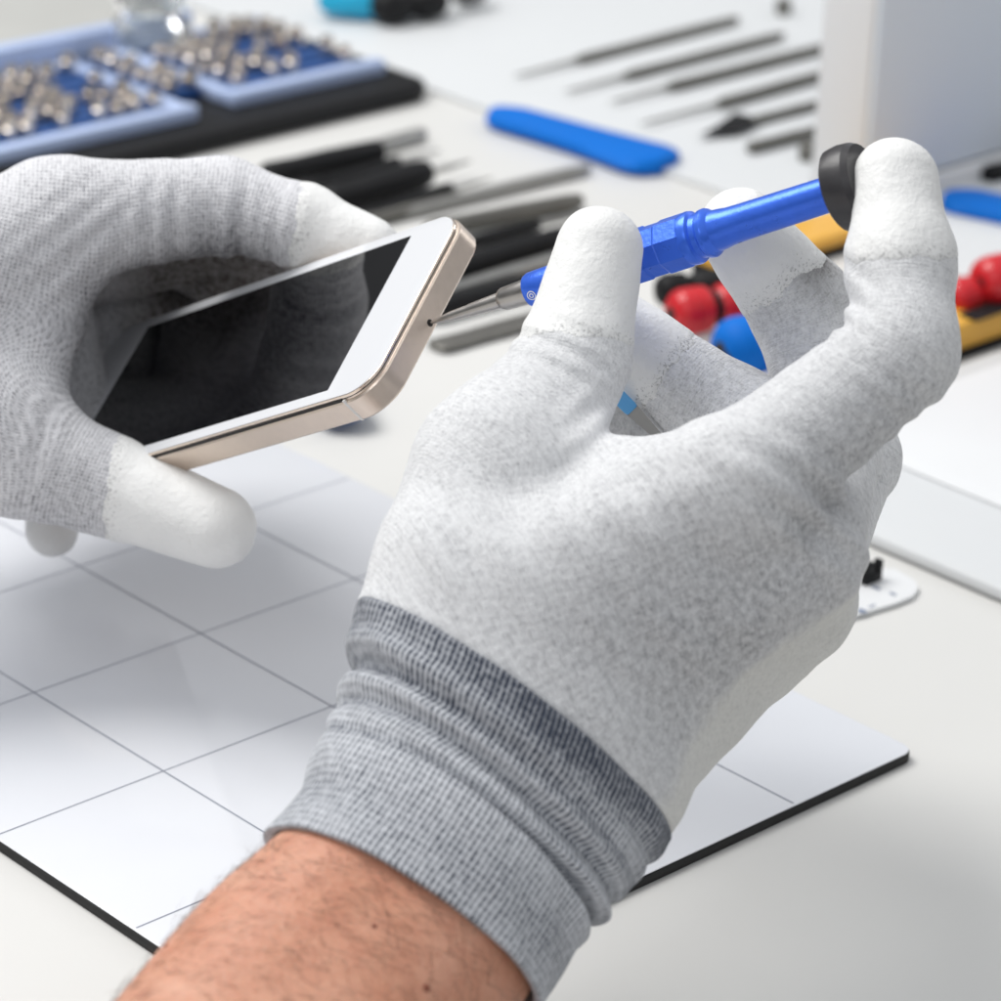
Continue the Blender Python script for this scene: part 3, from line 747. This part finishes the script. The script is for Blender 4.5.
far = [((577, 60), (738, 19), (515, 76), .0030, 'slim steel tool, farthest of the row, pointed shaft to the left'),
       ((625, 76), (783, 35), (565, 92), .0030, 'slim steel tool, second farthest of the row on the board'),
       ((668, 87), (835, 45), (610, 102), .0032, 'slim steel tool in the middle of the row, reaching behind the white box'),
       ((718, 104), (836, 71), (640, 124), .0033, 'slim steel tool just beyond the one with the dark blade'),
       ((752, 121), (834, 100), None, .0028, 'steel craft knife with a broad dark blade, near end of the row'),
       ((748, 148), (832, 127), None, .0033, 'short steel tool nearest the blue pry bar beside the white box')]
for p, q, s, r, lab in far:
    o = lying_tool('hobby_tool', p, q, r * .72, M['dark_steel'], lab, 'tool', s, .0010, grp, zb=UB)
    if 'knife' in lab:
        o.name = 'craft_knife'; o['category'] = 'knife'
        za = UB + .002
        pts = [(699, 135), (716, 126), (735, 112), (756, 117), (757, 123), (740, 131)]
        v = [G(x, y, za) for x, y in pts] + [G(x, y, za + .0006) for x, y in pts]; n_ = len(pts)
        mesh('blade', v, [tuple(range(n_))[::-1], tuple(range(n_, 2 * n_))] + [(k, (k + 1) % n_, n_ + (k + 1) % n_, n_ + k) for k in range(n_)], M['black'], o, smooth=False)
for (px, py, lab) in ((783, 8, 'small dark round knob standing at the top edge left of the white box'), (807, 154, 'small brown metal knob beside the white box foot')):
    b = MB(); fr = frame(G(px, py + 6, UB), (0, 0, 1), (1, 0, 0)); lathe(b, fr, [(0, .003), (.001, .0035), (.006, .0035), (.0068, .0025)], 18)
    tag(b.build('knob', M['dark_steel']), lab, 'knob')

def pry_bar(p, q, w0, w1, label, zb=DESK + .0004, name='pry_tool', m='blue'):
    """flat nylon lever: waisted bar with rounded, flared ends"""
    fr, L = along(p, q, zb); n = 30; top = []; 
    def width(t): return (w0 * (1 - t) + w1 * t) * (.80 + .20 * abs(2 * t - 1) ** 1.5)
    prof = []
    for k in range(n + 1):
        t = k / n; x = L * t; e = min(t, 1 - t) * L; w = width(t) / 2
        rr_ = w * .9
        if e < rr_: w = w * (.35 + .65 * math.sqrt(max(0, 1 - (1 - e / rr_) ** 2)))
        prof.append((x, w))
    v = []; f = []; m_ = 10
    for x, w in prof:
        th = .0065 + .0008 * math.sin(math.pi * x / L)
        for k in range(m_):
            a = 2 * math.pi * k / m_; c_, s_ = math.cos(a), math.sin(a)
            v.append((x, w * math.copysign(abs(c_) ** .6, c_), th / 2 + th / 2 * math.copysign(abs(s_) ** .7, s_)))
    for a in range(n):
        for k in range(m_): f.append((a * m_ + k, (a + 1) * m_ + k, (a + 1) * m_ + (k + 1) % m_, a * m_ + (k + 1) % m_))
    f += [tuple(range(m_)), tuple(n * m_ + k for k in range(m_))[::-1]]
    o = mesh(name, tf(fr, v), f, M[m], sharp=60); return tag(o, label, 'pry tool')
pry_bar((494, 122), (666, 173), .021, .034, 'blue plastic pry bar lying alone in the middle of the desk')
pry_bar((946, 207), (1090, 240), .026, .030, 'blue plastic pry bar at the right edge below the grey box face', zb=DESK + .0004)
pry_bar((345, 424), (322, 350), .020, .014, 'blue pry bar lying under the phone, only its rounded end showing', zb=DESK + .0035, m='navy')
# black tool on the right edge
o = lying_tool('marker', (985, 176), (1060, 158), .004, M['black'], 'black pen-like tool at the right edge above the blue pry bar', 'tool')

# black-handled tools between the bit case and the phone
near = [((262, 176), (382, 150), .0048, 'black', (412, 143), 'black handled tweezers lying closest to the bit case'),
        ((325, 203), (428, 172), .0058, 'black', (470, 161), 'thick black handled tool, second from the bit case, steel point to the right'),
        ((340, 228), (462, 197), .0026, 'dark_steel', (505, 186), 'thin dark tool between the black handles and the bare steel file'),
        ((425, 230), (582, 200), .0034, 'dark_steel', None, 'long bare steel file behind the phone corner'),
        ((425, 279), (575, 235), .0048, 'black', None, 'long thick black bar handle passing behind the thumb tip'),
        ((425, 312), (560, 275), .0040, 'black', None, 'slim black handle just beyond the screwdriver blade')]
for p, q, r, mm_, s, lab in near:
    lying_tool('hand_tool', p, q, r, M[mm_], lab, 'tool', s, .0016, 'dark handled tools laid in a row behind the phone')
for p, q, r, s_, lab in (((300, 190), (400, 160), .0022, (440, 150), 'slim dark tweezers between the two black handled tools'), ((360, 219), (452, 188), .0028, (492, 178), 'slim dark pick just above the long bare file'),
                        ((420, 256), (540, 224), .0024, (590, 212), 'slim dark pick between the bare file and the thick black bar')):
    lying_tool('hand_tool', p, q, r, M['black'], lab, 'tool', s_, .0012, 'dark handled tools laid in a row behind the phone')
lying_tool('grey_strip', (434, 347), (560, 312), .0055, M['dark_steel'], 'dull grey flat spatula lying under the screwdriver blade', 'strip', flat=.25)  # thin grey piece flat on the desk below the blade
for p, q, r, lab in (((330, 160), (425, 133), .0030, 'bare steel rod beside the front edge of the bit case'), ((400, 214), (590, 168), .0024, 'thin bright steel rod, rear one near the blue pry bar'), ((420, 300), (575, 253), .0028, 'bright steel rod between the two black handles')):
    lying_tool('steel_rod', p, q, r, M['steel'], lab, 'rod', group='bright steel rods among the dark handles')

# white upright box, top right
A_ = G(858, 214); side = .0245
bx = empty('storage_box', A_); tag(bx, 'tall white box with a grey recessed face standing at top right', 'box')
fr = (np.array([A_[0], A_[1], DESK]), np.eye(3))
b = MB(); rbox(b, fr, -side, 0, 0, .40, .0002, .32, .0015, 4, .001); b.build('shell', M['white'], bx)
b = MB(); rbox(b, fr, .0003, .0028, .0006, .39, .010, .318, .001, 3, .0005); b.build('side_panel', M['panel'], bx)
b = MB(); rbox(b, fr, .0003, .006, .0, .40, .0002, .0085, .001, 3, .0005); b.build('foot_rail', M['white'], bx)

# bit case
cA = G(438, 100, DESK); cB = G(291, 34, DESK)
lx = cA[0] - cB[0]; ly = .27
cs = empty('bit_case', cA); tag(cs, 'open black case filled with blue trays of silver screwdriver bits, top left', 'case')
# local frame: x along -X (away from the corner), y along -Y (towards the left of the photo)
cf = (np.array([cA[0], cA[1], DESK]), np.eye(3))
b = MB(); rbox(b, cf, -lx, 0, -ly, 0, .0002, .008, .012, 8, .003); b.build('case_shell', M['black'], cs)
def wall_ring(x0, x1, y0, y1, z0, z1, w, name, m, right=True):
    b = MB()
    rbox(b, cf, x1 - w, x1, y0, y1, z0, z1, .001, 3, .0006)
    rbox(b, cf, x0, x1 - w - .0002, y0, y0 + w, z0, z1 - .0008, .001, 3, .0006)
    rbox(b, cf, x0, x0 + w * .6, y0 + w + .0002, y1, z0, z1 - .0004, .001, 3, .0006)
    if right: rbox(b, cf, x0 + w * .6 + .0002, x1 - w - .0002, y1 - w, y1, z0, z1 - .0008, .001, 3, .0006)
    return b.build(name, m, cs)
m0 = .016
trays = [(-.102, -.020, -.088, -.010), (-.096, -.016, -.215, -.108)]
for ti, (x0, x1, y0, y1) in enumerate(trays):
    wall_ring(x0, x1, y0, y1, .008, .0135, .0065, 'tray', M['pale_blue'], ti == 1)
    b = MB(); rbox(b, cf, x0 + .0067, x1 - .0067, y0 + .0067, y1 - .0067, .008, .0098, .001); b.build('tray_floor', M['navy'], cs)
b = MB(); rbox(b, cf, -.108, -.100, -.27, -.045, .008, .021, .001); b.build('lid_edge', M['pale_blue'], cs)
SPOTS = [(x0 + .0075, x1 - .0075, y0 + .008, y1 - .008) for x0, x1, y0, y1 in trays] + [(-.092, -.036, -.1065, -.0895)]
for ti, (x0, x1, y0, y1) in enumerate(SPOTS):
    nx = int((x1 - x0) / .0088)
    for a in range(nx):
        xx0 = x0 + (x1 - x0) * a / nx; hz = .0125
        b = MB(); rbox(b, cf, xx0, xx0 + .0068, y0, y1, .0081 if ti == 2 else .0099, hz, .001); b.build('bit_holder', M['navy'], cs)
        nb = int((y1 - y0) / .0082)
        for c_ in range(nb):
            yy = y0 + .004 + (y1 - y0 - .008) * c_ / max(1, nb - 1) + rnd.uniform(-.0008, .0008)
            if rnd.random() < .2 or (ti == 0 and a > nx - 4 and .45 < c_ / nb < .8): continue
            b = MB(); hgt = rnd.uniform(.0035, .0075)
            f3 = frame(tf(cf, [xx0 + .0034, yy, hz + .0001])[0], (rnd.uniform(-.12, .12), rnd.uniform(-.12, .12), 1), (1, 0, 0))
            lathe(b, f3, [(.0003, .0034), (hgt * .6, .0034), (hgt * .66, .0028), (hgt, .0025), (hgt + .0003, .0012)], 8)
            o = b.build('screwdriver_bit', M['bit'], sharp=30)
            tag(o, 'silver screwdriver bit standing in the blue holders of the black case', 'bit', 'silver bits in the bit case')

# yellow tray with red and blue handled drivers
def rack(x0, x1, y0, y1, h, label):
    r_ = empty('yellow_rack', ((x0 + x1) / 2, (y0 + y1) / 2, DESK)); tag(r_, label, 'rack')
    b = MB(); rbox(b, fw, x0 - .001, x1 + .001, y0, y1, DESK + .0002, DESK + .003, .002); b.build('rack_foot', M['black'], r_)
    b = MB(); rbox(b, fw, x0, x1, y0 + .001, y1 - .001, DESK + .0031, DESK + h, .002, 4, .001); b.build('rack_body', M['yellow'], r_)
    return r_
rack(-.120, -.100, .362, .462, .008, 'yellow rack seen behind the screwdriver shaft between the curled fingers')
ty = rack(-.0265, -.0075, .348, .56, .0125, 'yellow rack with a black top label under the red ends, right of the index finger')
def knob_handle(px, py, rad, m, length, label, ang=(0, 1), z=.012):
    p = G(px, py, z); root = empty('driver_handle', (p[0], p[1], DESK)); tag(root, label, 'screwdriver', 'coloured handles in the yellow rack')
    fr = frame(p, (ang[0], ang[1], 0)); L = length
    b = MB(); lathe(b, fr, [(-rad * .92, rad * .45), (-rad * .86, rad * .66), (-rad * .55, rad * .93), (-.3 * rad, rad), (rad * .1, rad * 1.0), (rad * .15, rad * .93), (rad * .3, rad * .93), (rad * .35, rad), (rad * .7, rad * .96), (rad * .9, rad * .7)], 24); b.build('end_cap', m, root)
    b = MB(); lathe(b, fr, [(rad * .85, rad * .6), (rad * .95, rad * .75), (rad * 1.2, rad * .75), (rad * 1.3, rad * .6)], 24); b.build('neck', M['black'], root)
    b = MB(); b_ = MB(); lathe(b_, frame(p - fr[1][0] * rad * .93, -fr[1][0]), [(0, rad * .3), (.0004, rad * .28)], 16); b_.build('hole', M['slot_dark'], root)
    b = MB(); lathe(b, fr, [(rad * 1.25, rad * .7), (rad * 1.5, rad * .92), (L * .8, rad * .95), (L, rad * .5)], 12); b.build('grip', m, root)
    return root
knob_handle(690, 311, .0078, M['red'], .035, 'red ball-ended handle left in the gap below the screwdriver grip', (.25, 1))
knob_handle(744, 346, .0098, M['blue'], .040, 'blue handle with dark hollow end in the gap between the fingers', (.2, 1))
knob_handle(672, 290, .0058, M['black'], .03, 'black handle end just above the left red one', (.4, 1))
knob_handle(735, 279, .0062, M['yellow'], .03, 'short yellow handle end between the red handles and the far rack', (.3, 1))
knob_handle(962, 296, .0062, M['red'], .035, 'smaller red handle end right of the index finger', (0.1, 1))
knob_handle(996, 280, .0085, M['red'], .035, 'larger red ball end at the right edge of the photo', (0.1, 1), z=.016)
b = MB(); q_ = G(966, 318, .0097); fr = frame(q_, (0, 1, 0)); rbox(b, fr, 0, .04, -.0045, .0035, 0, .0008, .001); b.build('rack_label', M['black'], ty)
b = MB(); fr = frame(G(727, 361, .0125), (-.3, -1, 0)); lathe(b, fr, [(0, .003), (.004, .003), (.0045, .002)], 16)
tag(b.build('dark_plug', M['black']), 'small black plug in front of the blue handle', 'plug')

# cyan pliers at the top edge
cl = empty('pliers', G(360, 2)); tag(cl, 'cyan handled pliers with black ends cut by the top edge', 'pliers')
z = .008
b = MB(); fr = frame(G(318, -2, z), G(405, 0, z) - G(318, -2, z)); L = np.linalg.norm(G(405, 0, z) - G(318, -2, z))
lathe(b, fr, [(0, .004), (.004, .007), (L * .5, .0085), (L * .95, .008), (L, .006)], 20); b.build('handle', M['cyan'], cl)
for px, py, r in ((393, 6, .0085), (428, 2, .008), (470, -8, .006)):
    b = MB(); fr = frame(G(px - 8, py, z), G(px + 12, py - 5, z) - G(px - 8, py, z)); lathe(b, fr, [(-.005, r * .4), (-.002, r * .85), (.002, r), (.01, r), (.014, r * .5)], 20); b.build('grip_end', M['black'], cl)

# glass jar at top left
jb = G(150, 72); jar = empty('glass_jar', jb); tag(jar, 'low clear glass jar catching the light behind the bit case', 'jar')
fr = frame(jb, (0, 0, 1), (1, 0, 0))
b = MB(); lathe(b, fr, [(.0003, .013), (.001, .0155), (.004, .017), (.018, .017), (.022, .014), (.024, .0125), (.026, .013), (.0265, .0118), (.024, .0113), (.018, .0155), (.004, .0155), (.002, .012), (.0019, .001)], 40); b.build('glass', M['glass'], jar)
b = MB(); lathe(b, fr, [(.0268, .0134), (.027, .014), (.033, .014), (.034, .0132)], 36); b.build('lid', M['glass'], jar)
pts = [G(*p, DESK + .0004) for p in ((-60, -20), (118, -10), (108, 62), (-60, 92))]; v = pts + [p + np.array([0, 0, .001]) for p in pts]
tag(mesh('plastic_sheet', v, [(3, 2, 1, 0), (4, 5, 6, 7)] + [(k, (k + 1) % 4, 4 + (k + 1) % 4, 4 + k) for k in range(4)], M['sheet'], smooth=False), 'flat grey plastic sheet at the top left corner', 'sheet')

# little white card with a black connector, right of the hand
tz = DESK
pc = empty('parts_card', G(885, 600)); tag(pc, 'small white rounded card with grey marks beside the right glove', 'card')
pts = [G(*p, tz + .0003) for p in ((915, 585), (918, 592), (912, 600), (895, 607), (845, 622), (800, 600), (860, 572), (895, 573))]
n_ = len(pts); v = pts + [p + np.array([0, 0, .0012]) for p in pts]
mesh('card', v, [tuple(range(n_))[::-1], tuple(range(n_, 2 * n_))] + [(k, (k + 1) % n_, n_ + (k + 1) % n_, n_ + k) for k in range(n_)], M['white'], pc, smooth=False)
b = MB()
for px, py, w_, h_ in ((876, 588, .0030, .0010), (893, 594, .0022, .0010), (862, 611, .0026, .0020), (872, 606, .0006, .0028)):
    rbox(b, frame(G(px, py, tz + .00155), XD), -w_ / 2, w_ / 2, -h_ / 2, h_ / 2, 0, .0001, .0003, 2, .00003)
b.build('printed_marks', M['bluish_gray_ink'], pc, smooth=False)
b = MB(); fr = frame(G(872, 581, tz + .0016), (G(884, 576) - G(872, 581)))
rbox(b, fr, -.0040, .0030, -.0012, .0012, 0, .0030, .0004); rbox(b, fr, -.0040, -.0006, -.0012, .0012, .0031, .0062, .0003); rbox(b, fr, .0014, .0030, -.0012, .0012, .0031, .0060, .0003)
tag(b.build('connector', M['black']), 'tiny black forked clip standing on the white card', 'clip')

# ================================================================== LIGHT
w = bpy.data.worlds.new('World'); sc.world = w; w.use_nodes = True
wn = w.node_tree; bg = wn.nodes['Background']
tc = N(wn, 'ShaderNodeTexCoord'); sx = N(wn, 'ShaderNodeSeparateXYZ'); lk(wn, tc.outputs['Generated'], sx.inputs[0])
cr = ramp(wn, mth(wn, 'MULTIPLY_ADD', sx.outputs[2], .5, .5), [(.0, (.10, .10, .10)), (.5, (.13, .13, .135)), (.61, (.20, .205, .21)), (.72, (.68, .70, .73)), (1., (.95, .97, 1.))])
lk(wn, cr, bg.inputs[0]); bg.inputs[1].default_value = .74
def area(name, view_pos, target, size, power, color=(1, 1, 1)):
    l = bpy.data.lights.new(name, 'AREA'); l.energy = power; l.color = color; l.size = size; l.shape = 'DISK'
    o = bpy.data.objects.new(name, l); COL.objects.link(o); p = Vector(view_pos); o.location = p
    d = Vector(target) - p; o.rotation_euler = d.to_track_quat('-Z', 'Y').to_euler()
    o['category'] = 'lamp'; o['kind'] = 'structure'; return o
tgt = c2w(cp(500, 500, 740))[0]
rgt, fwd = R[0], np.array([R[2][0], R[2][1], 0]); fwd /= np.linalg.norm(fwd)
area('softbox', tgt + (-rgt * .55 + fwd * .40 + np.array([0, 0, 1.0])), tgt, .8, 13.2, (1, .985, .96))
area('added_box_light', tgt + (rgt * .75 + fwd * .9 + np.array([0, 0, .45])), G(900, 120), .35, 1.6, (.97, .985, 1))  # unseen source, added to brighten the box's side face
area('added_fill', tgt + (-rgt * .5 - fwd * .9 + np.array([0, 0, .75])), tgt, .6, 2.3, (.96, .98, 1))  # unseen fill, added to lift the left hollow and the phone bezel

# ================================================================== CAMERA
cam = bpy.data.cameras.new('camera'); co = bpy.data.objects.new('camera', cam); COL.objects.link(co)
cam.sensor_width = 36; cam.lens = F / 1001 * 36; cam.clip_start = .02; cam.clip_end = 50
Mx = Matrix(((R[0][0], -R[1][0], -R[2][0], CAM[0]), (R[0][1], -R[1][1], -R[2][1], CAM[1]), (R[0][2], -R[1][2], -R[2][2], CAM[2]), (0, 0, 0, 1)))
co.matrix_world = Mx
cam.dof.use_dof = True; cam.dof.focus_distance = .732; cam.dof.aperture_fstop = 117.5 / 7.2
sc.camera = co
sc.view_settings.view_transform = 'Standard'; sc.view_settings.look = 'None'; sc.view_settings.exposure = 0.02; sc.view_settings.gamma = 1
sc.view_settings.use_curve_mapping = False
sc.cycles.max_bounces = 8; sc.cycles.use_denoising = True
